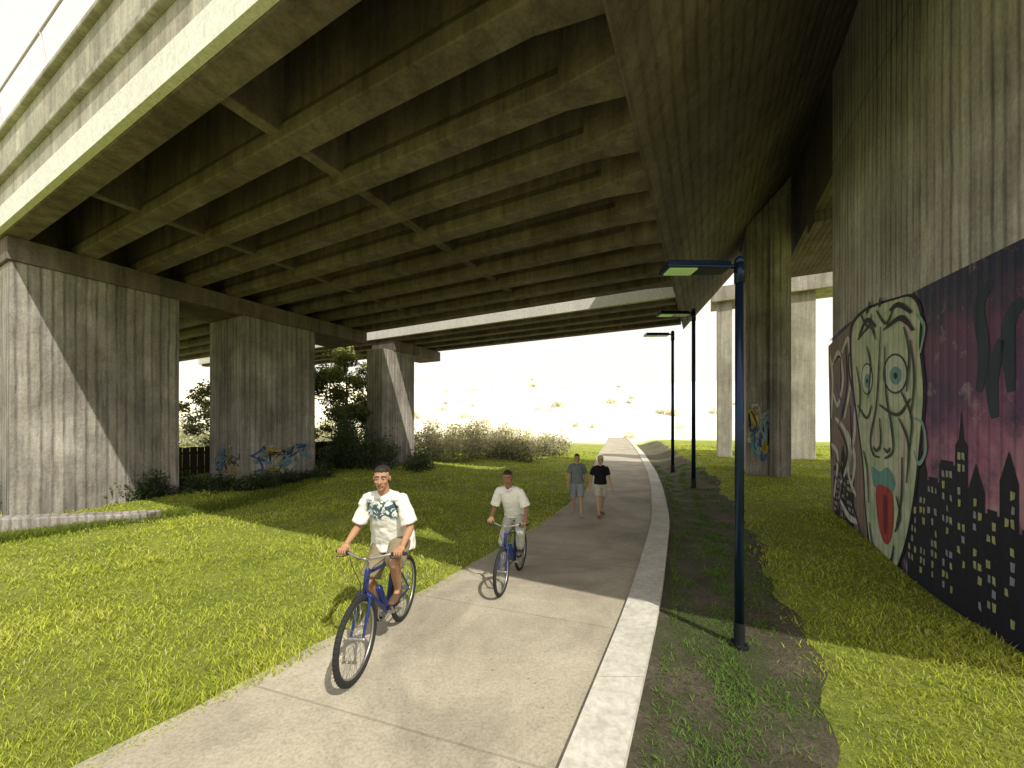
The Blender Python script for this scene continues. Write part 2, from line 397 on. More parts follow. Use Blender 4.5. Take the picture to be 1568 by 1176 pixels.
mb=MB(); mb.box(DS+.05,DS+3.9,TL,TL+1.6,6.04,6.595); mb.obj('pier_cap_rear',M['girder'],parent=over,frame=True,bevel=.02)
def pier(s0,s1,ta,wid,z1=6.038,z0=-.3,name='bridge_pier',mat='pier'):
    m=MB(); m.box(s0,s1,ta,ta+wid,z0,z1)
    return m.obj(name,M[mat],frame=True,bevel=.03)
pier(2.5,5.7,TL+.05,2.25)
pier(7.5,10.25,TL+.05,2.25)
pier(13.9,16.25,TL+.05,1.1)
# right side
TW=-2.67
wall=MB(); wall.box(5.15,11.55,TW-1.3,TW,-.4,10.598)
wallo=wall.obj('concrete_wall',M['wall'],frame=True,bevel=.03)
m=MB(); m.hexa([(15.1,-2.45,-.3),(17.2,-2.45,-.3),(17.2,-1.2,-.3),(15.1,-1.2,-.3),(15.1,-2.45,10.3),(17.2,-2.45,10.3),(17.2,-1.2,8.93),(15.1,-1.2,8.93)])
m.box(15.0,15.098,-2.35,-1.85,-.3,9.66)
m.obj('bridge_pier',M['pier'],frame=True,bevel=.03)
m=MB(); m.box(23,24.5,-1.2,-.5,-.3,8.7); m.box(23,24.5,-4.7,-3.7,-.3,8.7); m.box(22.8,24.7,-12,-.2,8.7,9.5)
m.obj('distant_overpass_bent',M['fascia'],frame=True,bevel=.03)
m=MB(); m.hexa([(-15,6.85,-.1),(-7.9,8.2,-.1),(-7.95,8.6,-.1),(-15.05,7.25,-.1),(-15,6.85,.27),(-7.9,8.2,.27),(-7.95,8.6,.27),(-15.05,7.25,.27)])
m.obj('low_concrete_wall',M['pier'],bevel=.02)
m=MB()
for i in range(46):
    t=19.2; s=3.0+i*.26; m.box(s,s+.235,t,t+.03,-.1,1.25+.02*math.sin(i*3.))
m.box(3,15,t+.03,t+.08,.3,.4); m.box(3,15,t+.03,t+.08,.95,1.05)
m.obj('timber_fence',simple('dark_timber',(.05,.04,.035),.9,var=.4),frame=True)
# ------------------------------------------------------------------ mural painted on wall
def paint(name,c,var=.25,scale=3):
    k=NT(name,.75); n_=k.noise(scale,5,.7)
    cc=k.mix(n_,tuple(v*(1-var) for v in c),tuple(min(1,v*(1+var)) for v in c))
    x,y,z=k.xyz()[0:3]
    gg=k.math('ABSOLUTE',k.math('SUBTRACT',k.math('FRACT',k.math('DIVIDE',x,.19)),.5))
    cc=k.mix(1.0,cc,k.ramp(gg,[(.34,1.),(.47,.72)]),'MULTIPLY')
    cc=k.mix(k.ramp(k.noise(22,5,.8),[(.62,0.),(.75,.35)]),cc,(.30,.29,.27))
    k.col(cc); return k.m
mural=empty('graffiti_mural')
def W(px,py):
    r=(px-784)/F; s=(2.67*CW+2.67*SW*r)/(CW*r-SW); Yd=CW*s-2.67*SW; return s,CAMH+(650-py)*Yd/F
def wpoly(name,pts,mat,off,conv=True):
    P=[W(*p) if conv else p for p in pts]
    a=sum(P[i][0]*P[(i+1)%len(P)][1]-P[(i+1)%len(P)][0]*P[i][1] for i in range(len(P)))
    if a>0: P=P[::-1]
    return mesh_obj(name,[(s,TW+off,z) for s,z in P],[tuple(range(len(P)))],mat,parent=mural,frame=True)
def cr(pts,n=6,closed=False):
    out=[]; m=len(pts)
    for i in range(m if closed else m-1):
        g_=lambda j:V(pts[j%m]) if closed else V(pts[max(0,min(m-1,j))])
        p0,p1,p2,p3=g_(i-1),g_(i),g_(i+1),g_(i+2)
        for q in range(n):
            u=q/n; out.append(tuple(.5*((2*p1)+(p2-p0)*u+(2*p0-5*p1+4*p2-p3)*u*u+(3*p1-p0-3*p2+p3)*u**3)))
    if not closed: out.append(tuple(pts[-1]))
    return out
def strokes(name,lines,mat,width,off,conv=True):
    vs=[];fs=[]
    for ln in lines:
        P=[V(W(*p)) if conv else V(p) for p in cr(ln)]; b=len(vs)
        for i,p in enumerate(P):
            d=(P[min(i+1,len(P)-1)]-P[max(i-1,0)]).normalized(); nn=V((-d.y,d.x))*width*(.5+.5*math.sin(math.pi*(i+.5)/len(P)))
            vs+=[(p.x+nn.x,TW+off,p.y+nn.y),(p.x-nn.x,TW+off,p.y-nn.y)]
        for i in range(len(P)-1): fs.append((b+2*i,b+2*i+1,b+2*i+3,b+2*i+2))
    return mesh_obj(name,vs,fs,mat,parent=mural,frame=True)
k=NT('mural_sky',.7); x,y,z=k.xyz()[0:3]
nn=k.noise(1.1,5,.6,dist=.6); zz=k.math('DIVIDE',k.math('ADD',z,k.math('MULTIPLY',k.math('SUBTRACT',nn,.5),2.0)),4.2)
c=k.ramp(zz,[(.0,(.012,.012,.035)),(.20,(.08,.035,.10)),(.36,(.48,.25,.34)),(.47,(.34,.12,.24)),(.60,(.11,.045,.14)),(.76,(.14,.05,.12)),(.92,(.025,.028,.075))])
c=k.mix(k.ramp(k.noise(1.6,5,.7),[(.5,0.),(.68,.8)]),c,(.028,.035,.085))
c=k.mix(k.ramp(k.noise(3.1,5,.7,k.mapping((1,1,1),loc=(4,4,4))),[(.58,0.),(.70,.55)]),c,(.50,.36,.46))
c=k.mix(k.ramp(k.noise(25,4,.7),[(.6,0.),(.8,.3)]),c,(.3,.28,.28))
gg=k.math('ABSOLUTE',k.math('SUBTRACT',k.math('FRACT',k.math('DIVIDE',x,.19)),.5))
c=k.mix(1.0,c,k.ramp(gg,[(.34,1.),(.47,.62)]),'MULTIPLY')
k.col(c); k.bump(gg,.6,.03); M['msky']=k.m
s0=5.17; top=cr([(1568,365),(1500,398),(1400,447),(1385,462),(1310,488),(1268,524)],4)
P=[W(*p) for p in top]; P=[(s0,W(1568,365)[1])]+P; P+=[(11.54,P[-1][1]),(11.54,-.1),(s0,-.1)]
wpoly('mural_ground_coat',P,M['msky'],.004,False)
black=paint('spray_black',(.008,.008,.014))
wpoly('tag_panel',[(1269,530),(1308,492),(1312,560),(1318,650),(1326,760),(1330,845),(1290,812),(1275,800),(1272,700),(1270,600)],paint('tag_brown',(.22,.16,.15),.6,2.5),.008)
strokes('tag_letters',[[(1275,560),(1285,540),(1292,580),(1284,620),(1276,600)],[(1290,540),(1300,520),(1304,580),(1294,640)],[(1280,640),(1295,660),(1302,700),(1288,740)],[(1306,600),(1310,660),(1300,720),(1312,760)],[(1274,680),(1284,700),(1278,760)],[(1285,760),(1300,790),(1315,800)],[(1272,545),(1276,580),(1274,640)],[(1298,660),(1310,700),(1306,740)]],paint('tag_white',(.58,.58,.54),.4),.07,.012)
strokes('tag_letters_purple',[[(1280,590),(1290,620),(1286,650)],[(1300,560),(1308,620),(1302,660)],[(1276,720),(1288,750),(1284,780)]],paint('tag_purple',(.16,.10,.26)),.05,.0135)
strokes('tag_outline',[[(1278,555),(1288,548),(1288,600)],[(1296,530),(1298,590),(1290,640)],[(1284,650),(1298,690),(1290,735)],[(1303,620),(1306,690)],[(1272,620),(1274,700)],[(1280,700),(1292,730),(1286,770)],[(1308,520),(1300,560),(1310,610)],[(1294,760),(1306,770),(1320,820)]],black,.03,.015)
bl=paint('mural_skyline',(.008,.01,.026),.5)
B=[(5.17,5.45,1.15,'flat'),(5.45,5.72,1.62,'cone'),(5.72,5.95,1.25,'flat'),(5.95,6.25,1.45,'cone'),(6.25,6.50,1.95,'spire'),(6.50,6.85,1.70,'flat'),(6.85,7.15,1.45,'flat'),(7.15,7.40,1.55,'cone'),(7.40,7.72,1.65,'flat'),(10.0,10.5,1.1,'flat'),(10.5,10.9,1.45,'cone'),(10.9,11.4,1.2,'flat')]
wv=[];wf=[];wv2=[];wf2=[]
for i,(a,b,hh,kind) in enumerate(B):
    mid=(a+b)/2
    pts=[(a,-.05),(b,-.05),(b,hh)]
    if kind=='flat': pts+=[(b-.04,hh),(b-.04,hh+.05),(a+.04,hh+.05),(a+.04,hh)]
    elif kind=='cone': pts+=[(mid,hh+.32)]
    else: pts+=[(mid+.05,hh+.08),(mid,hh+.42),(mid-.05,hh+.08)]
    pts+=[(a,hh)]
    wpoly('skyline_building',pts,bl,.008+.0005*(i%2),False)
    z_=hh-.16
    while z_>.12:
        c_=a+.05
        while c_<b-.08:
            if random.random()<.55:
                tgt=(wv,wf) if random.random()<.5 else (wv2,wf2); n_=len(tgt[0])
                ww=.04+random.random()*.025; j1,j2,j3=[random.uniform(-.012,.012) for _ in range(3)]
                tgt[0].extend([(c_,TW+.012,z_+j1),(c_+ww,TW+.012,z_+j2),(c_+ww+j3,TW+.012,z_+.085),(c_+j2,TW+.012,z_+.08+j3)]); tgt[1].append((n_+3,n_+2,n_+1,n_))
            c_+=.085
        z_-=.14
mesh_obj('skyline_windows',wv,wf,paint('window_yellow',(.42,.42,.20),.5,6),parent=mural,frame=True)
mesh_obj('skyline_windows_pale',wv2,wf2,paint('window_pale',(.30,.34,.40),.5,6),parent=mural,frame=True)
strokes('shadow_figures',[[(1520,430),(1500,470),(1508,540),(1500,600)],[(1535,520),(1520,580),(1525,640)],[(1568,460),(1545,500),(1550,600)]],paint('mural_teal_shadow',(.025,.04,.07),.5),.10,.007)
face=cr([(1308,500),(1325,478),(1345,468),(1370,460),(1397,455),(1411,480),(1410,530),(1416,600),(1410,680),(1401,760),(1388,830),(1368,880),(1350,866),(1336,840),(1328,780),(1325,720),(1318,660),(1310,600),(1306,540)],4,True)
k=NT('face_paint',.75); c=k.mix(k.ramp(k.noise(2.2,4,.6),[(.35,0.),(.65,1.)]),(.60,.62,.46),(.38,.49,.32)); c=k.mix(k.ramp(k.noise(5,4),[(.45,0.),(.75,.6)]),c,(.70,.70,.64))
c=k.mix(k.ramp(k.noise(1.5,4,.6,k.mapping((1,1,1),loc=(8,8,8))),[(.5,0.),(.65,.5)]),c,(.22,.36,.28))
x,y,z=k.xyz()[0:3]; gg=k.math('ABSOLUTE',k.math('SUBTRACT',k.math('FRACT',k.math('DIVIDE',x,.19)),.5)); c=k.mix(1.0,c,k.ramp(gg,[(.34,1.),(.47,.7)]),'MULTIPLY')
c=k.mix(k.ramp(k.noise(20,5,.8),[(.6,0.),(.75,.5)]),c,(.22,.24,.18)); k.col(c)
wpoly('face_outline',[( (p[0]-1360)*1.07+1360,(p[1]-668)*1.02+668) for p in face],black,.014)
wpoly('face',face,k.m,.018)
def el(cx,cy,rx,ry,n=20): return [(cx+rx*math.cos(2*math.pi*i/n),cy+ry*math.sin(2*math.pi*i/n)) for i in range(n)]
wht=paint('eye_white',(.58,.62,.56)); teal=paint('teal_paint',(.14,.34,.32),.4); red=paint('tongue_red',(.42,.05,.05),.4); grn=paint('green_line',(.035,.06,.035))
for cx_,cy_,rx,ry in ((1374,572,17,28),(1330,580,8,22)):
    wpoly('eye_rim',el(cx_,cy_,rx*1.15,ry*1.12),grn,.021); wpoly('eye',el(cx_,cy_,rx,ry),wht,.024)
    wpoly('iris',el(cx_+1,cy_+3,rx*.55,ry*.5),teal,.027); wpoly('pupil',el(cx_+1,cy_+3,rx*.18,ry*.18),black,.030)
wpoly('lips',cr([(1337,715),(1350,722),(1362,716),(1374,738),(1367,755),(1353,746),(1341,745)],4,True),teal,.022)
wpoly('tongue',cr([(1344,747),(1356,744),(1369,756),(1371,800),(1364,832),(1354,826),(1346,790)],4,True),red,.025)
wpoly('tongue_shadow',cr([(1356,762),(1361,765),(1361,815),(1357,812)],4,True),paint('dark_red',(.15,.02,.03)),.028)
strokes('face_shading_pale',[[(1384,480),(1400,520),(1404,560)],[(1346,640),(1344,670),(1352,690)],[(1388,640),(1384,700),(1378,760)],[(1332,640),(1338,680),(1334,700)]],paint('pale_pink',(.62,.48,.50)),.05,.0205)
strokes('face_lines',[[(1352,500),(1349,560),(1345,620),(1336,670),(1340,695),(1350,700)],[(1358,530),(1360,600),(1368,650),(1371,690),(1358,702)],[(1316,520),(1335,500),(1344,520)],[(1356,505),(1380,488),(1404,505)],[(1316,620),(1330,640),(1338,620)],[(1350,620),(1378,635),(1398,610)],[(1380,640),(1395,680),(1392,740)],[(1325,690),(1331,720),(1333,770)],[(1385,700),(1384,760),(1376,810)],[(1334,800),(1340,835),(1352,850)],[(1372,835),(1368,858),(1358,862)],[(1320,480),(1332,500),(1338,480)],[(1345,475),(1360,495),(1372,470)],[(1340,684),(1345,690),(1350,684)],[(1357,686),(1362,692),(1367,686)],[(1398,520),(1404,580),(1398,640)],[(1330,530),(1336,560),(1332,610)],[(1388,500),(1396,540),(1392,600)],[(1350,640),(1352,670),(1350,690)],[(1376,760),(1382,790),(1374,815)],[(1384,600),(1400,640),(1396,690)],[(1314,560),(1320,600),(1318,640)]],grn,.028,.032)
strokes('hair_strokes',[[(1318,515),(1330,490),(1344,500)],[(1362,500),(1385,486),(1402,505)],[(1330,480),(1336,462)],[(1350,470),(1352,455)],[(1366,475),(1380,466),(1400,478)]],black,.04,.034)
strokes('earring',[[(1402,640),(1416,650),(1420,690),(1410,710),(1402,690)],[(1406,480),(1418,500),(1412,540)]],paint('pale_teal',(.25,.42,.36)),.035,.020)
def pier_tag(name,org,ux,w,h,seed,parent=None):
    rnd=random.Random(seed); e=empty(name)
    cols=[(.36,.36,.34),(.05,.09,.26),(.38,.30,.07),(.02,.02,.03),(.14,.26,.32)]
    nrm=V((ux.y,-ux.x,0))
    for i,cc in enumerate(cols):
        vs=[];fs=[]
        for q in range(4 if i else 6):
            cx_=rnd.uniform(.1,.9)*w; cz=rnd.uniform(.35,.8)*h; pts=[]
            for j_ in range(5): pts.append((cx_+rnd.uniform(-.14,.14)*w,cz+rnd.uniform(-.22,.22)*h))
            P=[V(p) for p in cr(pts)]; b=len(vs); wd=(.09,.035,.045,.02,.03)[i]
            for ii,p in enumerate(P):
                d=(P[min(ii+1,len(P)-1)]-P[max(ii-1,0)]).normalized(); nv=V((-d.y,d.x))*wd
                for sg in (1,-1):
                    pp=p+nv*sg; vs.append(org+ux*min(max(pp.x,0),w)+V((0,0,max(pp.y,0)))+nrm*(.006+.003*i))
            for ii in range(len(P)-1): fs.append((b+2*ii,b+2*ii+1,b+2*ii+3,b+2*ii+2))
        mesh_obj('spray_%d'%i,vs,fs,paint(name+'_spray%d'%i,cc,.4),parent=e)
def W3(s,t,z=0): x,y=st(s,t); return V((x,y,z))
def tag_on(a,b,h,seed):
    d=(b-a); w=d.length; pier_tag('graffiti_tag',a,d.normalized(),w,h,seed)
tag_on(W3(7.5,16.5),W3(7.5,14.6),1.4,3)
tag_on(W3(7.7,TL+.045),W3(10.1,TL+.045),1.45,5)
tag_on(W3(15.1,-1.22,.45),W3(15.1,-2.4,.45),2.6,8)
# ------------------------------------------------------------------ vegetation
def leaves(cl,n,size,dark,light,seed=0):
    rs=np.random.RandomState(seed); vol=np.array([c[3]*c[4]*c[5] for c in cl])**.67; pk=rs.choice(len(cl),n,p=vol/vol.sum())
    C=np.array(cl)[pk]; d=rs.randn(n,3); d/=np.linalg.norm(d,axis=1)[:,None]
    lump=1+.28*np.sin(d[:,0]*5+pk)*np.cos(d[:,1]*4+2*pk)+.2*np.sin(d[:,2]*7+pk*3)
    rr=rs.rand(n)**.45*lump
    pos=C[:,:3]+d*rr[:,None]*C[:,3:]
    pos[:,2]=np.maximum(pos[:,2],.02)
    a=rs.randn(n,3); a/=np.linalg.norm(a,axis=1)[:,None]; b=rs.randn(n,3); b-=a*(a*b).sum(1)[:,None]; b/=np.linalg.norm(b,axis=1)[:,None]
    sz=(size*(.5+rs.rand(n)))[:,None]; P=np.stack([pos-a*sz,pos+b*sz*.45,pos+a*sz,pos-b*sz*.45],1).reshape(-1,3)
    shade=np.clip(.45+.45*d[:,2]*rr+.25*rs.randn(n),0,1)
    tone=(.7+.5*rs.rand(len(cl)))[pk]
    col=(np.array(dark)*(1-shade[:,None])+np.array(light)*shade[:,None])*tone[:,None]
    return P,np.repeat(col,4,0)
def bush(name,cl,n,size,dark,light,seed,parent=None):
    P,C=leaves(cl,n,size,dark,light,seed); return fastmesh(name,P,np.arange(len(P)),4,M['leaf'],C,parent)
def ground_pt(px,py): y=F*CAMH/(py-650); return ((px-784)/F*y,y)
def tree(x,y,H,R,seed,dark,light,n=9000,leaf=.09):
    rnd=random.Random(seed); e=empty('tree',(x,y,float(gz(x,y))-.05))
    mb=MB(); pts=[(0,0,0),(.08,0,H*.2),(-.05,.1,H*.4),(.1,0,H*.6),(0,.05,H*.85)]
    mb.add(tube(pts,[.13,.11,.09,.06,.02],n=10)); cl=[]
    for i in range(19):
        z=H*rnd.uniform(.15,.8); a=i*2.4; r=R*rnd.uniform(.45,1.)*(1.1-abs(z/H-.5)); end=(math.cos(a)*r,math.sin(a)*r,z+rnd.uniform(.2,.7))
        mb.add(tube([(0.02,.03,z),(end[0]*.5,end[1]*.5,z+.15),end],[.045,.03,.012],n=6))
        q=rnd.uniform(.22,.42)*R*.8; cl.append((*end,q,q,q*.75))
        cl.append((end[0]*.55,end[1]*.55,end[2]+.25,q*.7,q*.7,q*.5))
    cl.append((0,0,H*.93,R*.3,R*.3,H*.08))
    mb.obj('trunk_and_limbs',M['bark'],parent=e,smooth=True)
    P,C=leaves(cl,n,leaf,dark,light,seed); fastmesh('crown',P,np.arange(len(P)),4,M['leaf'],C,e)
    return e
tree(-9.2,20.9,6.5,2.7,3,(.08,.10,.04),(.42,.44,.16),21000,.08)
x,y=ground_pt(300,720); tree(x-3.2,y+6,5.2,2.4,7,(.12,.14,.07),(.42,.44,.24),9000,.09)
rnd=random.Random(11); cl=[]
for i in range(40):
    px=rnd.uniform(498,648); x,y=ground_pt(px,rnd.uniform(704,722)); hh=rnd.uniform(.35,1.1)*(2.3 if 515<px<612 else .8); cl.append((x,y,hh*.55,.6,.6,hh*.9))
bush('shrubs',cl,46000,.055,(.03,.045,.025),(.13,.165,.08),5)
cl=[]
for i in range(64):
    px=rnd.uniform(610,860); y=rnd.uniform(22,33); x=(px-784)/F*y; hh=rnd.uniform(.6,1.3)*np.interp(px,[610,720,860],[1.35,1.25,.8]); cl.append((x,y,hh*.7,.9,.9,hh))
bush('scrub',cl,50000,.075,(.13,.145,.095),(.74,.68,.42),6)
cl=[]
for i in range(120):
    px=rnd.uniform(-60,500); py=np.interp(px,[-40,0,270,380,500],[788,782,757,750,728])+rnd.uniform(-5,5); x,y=ground_pt(px,py); hh=rnd.uniform(.14,.42)*(1.35 if px<260 else 1.); cl.append((x,y,hh*.6,.38,.3,hh))
bush('weeds',cl,60000,.04,(.025,.038,.02),(.10,.13,.06),8)
cl=[]
for i in range(34):
    x=rnd.uniform(-52,-12); y=rnd.uniform(33,44); hh=rnd.uniform(.8,2.0); cl.append((x,y,hh*.5,2,2,hh))
bush('distant_scrub',cl,22000,.16,(.22,.23,.14),(.62,.60,.40),9)
cl=[]
for i in range(60):
    y=rnd.uniform(60,150); x=rnd.uniform(-1.0,.6)*y; hh=rnd.uniform(.4,1.3); cl.append((x,y,hz(x,y)+hh*.4,hh*1.6,hh,hh))
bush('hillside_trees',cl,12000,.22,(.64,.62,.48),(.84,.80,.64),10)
n=9000; px=np.random.rand(n)*560-60; py=np.interp(px,[-60,0,230,380,500],[832,828,800,765,735])+np.random.randn(n)*4; yg=F*CAMH/(py-650); xg=(px-784)/F*yg
blades('tall_grass',xg,yg,.06+.12*np.random.rand(n),.006+0*xg,.5,np.tile([.05,.08,.015],(n,1)),np.tile([.26,.32,.06],(n,1))*(.5+np.random.rand(n,1)*.7),M['grass'])
# ------------------------------------------------------------------ street lamps
M['pole']=simple('lamp_pole_paint',(.014,.030,.068),.25,.6,.4,5)
M['poledark']=simple('lamp_base',(.015,.018,.022),.5,.3)
k=NT('lamp_panel_lit',.4); k.col((.30,.42,.15)); k.b.inputs['Emission Color'].default_value=(.5,.75,.25,1); k.b.inputs['Emission Strength'].default_value=.18; M['lit']=k.m
def lamp(px,py,top,zb):
    y=F*(CAMH-zb)/(py-650); x=(px-784)/F*y; H=(py-top)*y/F; sc=H/3.87
    e=empty('street_lamp',(x,y,zb),0,sc)
    mb=MB(); mb.add(tube([(0,0,.2),(0,0,2),(0,0,3.78)],[.043,.04,.037],n=20,cap='flat'))
    mb.add(tube([(0,0,3.60),(0,0,3.80)],[.047,.047],n=20,cap='flat')); mb.add(ell((0,0,3.81),(.047,.047,.06)))
    mb.add(tube([(-.03,0,3.765),(-.14,0,3.765)],[.024,.022],n=12,cap='flat'))
    mb.obj('pole',M['pole'],parent=e,smooth=True)
    mb=MB(); mb.add(tube([(0,0,-.1),(0,0,.24)],[.05,.05],n=20,cap='flat')); mb.add(tube([(0,0,-.02),(0,0,.03)],[.085,.085],n=20,cap='flat'))
    for a in range(4): mb.add(tube([(.065*math.cos(a*1.57+.7),.065*math.sin(a*1.57+.7),.02),(.065*math.cos(a*1.57+.7),.065*math.sin(a*1.57+.7),.06)],[.01,.01],n=6,cap='flat'))
    mb.obj('base_sleeve',M['poledark'],parent=e)
    mb=MB(); x0,x1=-.76,-.12
    mb.hexa([(x0,-.13,3.72),(x1,-.10,3.72),(x1,.10,3.72),(x0,.13,3.72),(x0+.02,-.11,3.79),(x1,-.07,3.80),(x1,.07,3.80),(x0+.02,.11,3.79)])
    mb.obj('lamp_head',M['pole'],parent=e,bevel=.012)
    mb=MB(); mb.box(x0+.04,x1-.33,-.08,.08,3.708,3.722); mb.obj('lit_panel',M['lit'],parent=e)
lamp(1132,990,392,0.0)
lamp(1062,750,472,float(gz(5.5,11.5)))
lamp(1030,725,506,float(gz(5.9,13.7)))
# ------------------------------------------------------------------ people & bicycles
def remesh(name,parts,voxel,it,mat,parent,disp=0,dscale=14,xf=None):
    mb=MB(); [mb.add(p) for p in parts]
    o=mesh_obj(name,mb.v,mb.f,None)
    bm=bmesh.new(); bm.from_mesh(o.data); bmesh.ops.recalc_face_normals(bm,faces=bm.faces); bm.to_mesh(o.data); bm.free()
    r=o.modifiers.new('r','REMESH'); r.mode='VOXEL'; r.voxel_size=voxel
    if it: s=o.modifiers.new('s','SMOOTH'); s.iterations=it; s.factor=.5
    dg=bpy.context.evaluated_depsgraph_get(); me=bpy.data.meshes.new_from_object(o.evaluated_get(dg)); 
    bpy.data.objects.remove(o)
    if disp:
        nr=[v.normal.copy() for v in me.vertices]
        for v,nn_ in zip(me.vertices,nr):
            q=v.co; w_=noise.noise(q*5)*1.5
            fold=1-abs(noise.noise(V((q.x*dscale+w_,q.y*dscale,q.z*dscale*.45+w_))))*2.2
            f=.55*fold+.4*noise.noise(q*dscale*1.8); v.co+=nn_*f*disp
    me.polygons.foreach_set('use_smooth',[True]*len(me.polygons)); me.materials.clear(); me.materials.append(mat)
    o=bpy.data.objects.new(name,me); link(o,parent); return o
def ik(a,b,l1,l2,pole):
    a=V(a);b=V(b);d=b-a; L=min(d.length,.995*(l1+l2)); d.normalize(); x=(l1*l1-l2*l2+L*L)/(2*L); h=math.sqrt(max(0,l1*l1-x*x)); p=V(pole); p-=d*p.dot(d); p.normalize(); return a+d*x+p*h
def lerp(a,b,f): return V(a)*(1-f)+V(b)*f
def head(parent,c,yaw,pitch,skin,hairm,cap=None,hair_r=1.0):
    R=Matrix.Rotation(yaw,3,'Z')@Matrix.Rotation(pitch,3,'X'); c=V(c)
    def E(p,r): return ell(c+R@V(p),r,R,20,14)
    def Tb(ps,rs): return tube([c+R@V(p) for p in ps],rs,side=R@V((1,0,0)),n=10)
    parts=[E((0,.012,.025),(.074,.092,.092)),E((0,-.025,-.04),(.058,.066,.078)),E((0,-.066,-.098),(.024,.022,.02)),
      Tb([(0,-.088,.02),(0,-.104,-.008),(0,-.112,-.03)],[.008,.011,.014]),E((.014,-.098,-.032),(.009,.011,.008)),E((-.014,-.098,-.032),(.009,.011,.008)),
      Tb([(-.05,-.068,.033),(-.02,-.083,.036),(.02,-.083,.036),(.05,-.068,.033)],[.009,.01,.01,.009]),
      E((.038,-.062,-.028),(.022,.022,.02)),E((-.038,-.062,-.028),(.022,.022,.02)),
      E((.076,.012,-.005),(.009,.02,.031)),E((-.076,.012,-.005),(.009,.02,.031)),E((0,-.082,-.066),(.024,.016,.016)),
      Tb([(0,.02,-.06),(0,.035,-.13)],[.05,.052])]
    remesh('head',parts,.0045,3,skin,parent)
    mb=MB()
    for sx in (1,-1): mb.add(E((sx*.029,-.079,.008),(.0125,.010,.0065)))
    mb.obj('eye_whites',M['eyew'],parent=parent,smooth=True)
    mb=MB()
    for sx in (1,-1):
        mb.add(E((sx*.029,-.0875,.008),(.0055,.004,.0056)))
        mb.add(Tb([(sx*.016,-.0925,.026),(sx*.03,-.0905,.0295),(sx*.044,-.0805,.025)],[.0022,.003,.002]))
    mb.obj('irises_and_brows',M['hair'],parent=parent,smooth=True)
    mb=MB(); mb.add(Tb([(-.024,-.088,-.064),(-.01,-.0985,-.061),(.01,-.0985,-.061),(.024,-.088,-.064)],[.003,.0055,.0055,.003])); mb.add(Tb([(-.019,-.088,-.070),(0,-.0985,-.073),(.019,-.088,-.070)],[.003,.0062,.003]))
    mb.obj('lips',M['lip'],parent=parent,smooth=True)
    remesh('hair',[E((0,.032,.038),(.0785*hair_r,.088,.086)),E((0,.006,.070),(.0665,.078,.050)),E((0,.055,-.02),(.066,.055,.06)),E((.073,.010,.03),(.0065,.014,.026)),E((-.073,.010,.03),(.0065,.014,.026))],.006,1,hairm,parent,.004,60)
    if cap: remesh('cap',[E((0,.012,.062),(.087,.100,.072)),tube([c+R@V((0,-.06,.062)),c+R@V((0,-.15,.045))],[(.07,.006),(.05,.005)],side=R@V((1,0,0)))],.006,2,cap,parent)
def hand_grip(parent,C,wr,sx,skin):
    C=V(C); parts=[]
    def on(x,R_,th): th=math.radians(th); return C+V((x,-R_*math.cos(th),R_*math.sin(th)))
    for i,(r,ext) in enumerate(((.0092,0),(.0095,12),(.0092,6),(.008,-12))):
        x=sx*(-.033+.022*i)
        parts.append(tube([on(x,.036,140),on(x,.032,95),on(x,.030,45),on(x,.028,-5),on(x,.027,-50-ext)],[r*1.1,r*1.05,r,r*.93,r*.8],n=8))
    kn=on(0,.038,135); parts.append(tube([wr,lerp(wr,kn,.5)+V((0,0,.008)),kn],[(.027,.02),(.038,.018),(.040,.013)],side=(1,0,0)))
    parts.append(tube([lerp(wr,kn,.35)+V((-sx*.03,0,-.005)),on(-sx*.048,.036,200),on(-sx*.05,.032,250),on(-sx*.045,.030,300)],[.014,.011,.0095,.008],n=8))
    remesh('hand',parts,.0035,1,skin,parent)
def hand_relaxed(parent,wr,d,sx,skin):
    wr=V(wr); d=V(d).normalized(); inn=V((-sx,0,0)); inn-=d*inn.dot(d); inn.normalize(); fw=V((0,-1,0))-d*V((0,-1,0)).dot(d); fw.normalize()
    parts=[tube([wr-d*.02,wr+d*.04,wr+d*.085],[(.026,.020),(.038,.016),(.040,.013)],side=fw)]
    for i,(L,r) in enumerate(((.068,.0092),(.078,.0095),(.072,.0092),(.056,.008))):
        b=wr+d*.082+fw*(.030-.020*i); parts.append(tube([b,b+d*L*.42+inn*.006,b+d*L*.75+inn*.022,b+d*L*.92+inn*.038],[r,r*.95,r*.85,r*.75],n=8))
    b=wr+d*.025+fw*.03; parts.append(tube([b,b+d*.03+fw*.022+inn*.008,b+d*.06+fw*.028+inn*.016],[.013,.010,.0085],n=8))
    remesh('hand',parts,.0035,1,skin,parent)
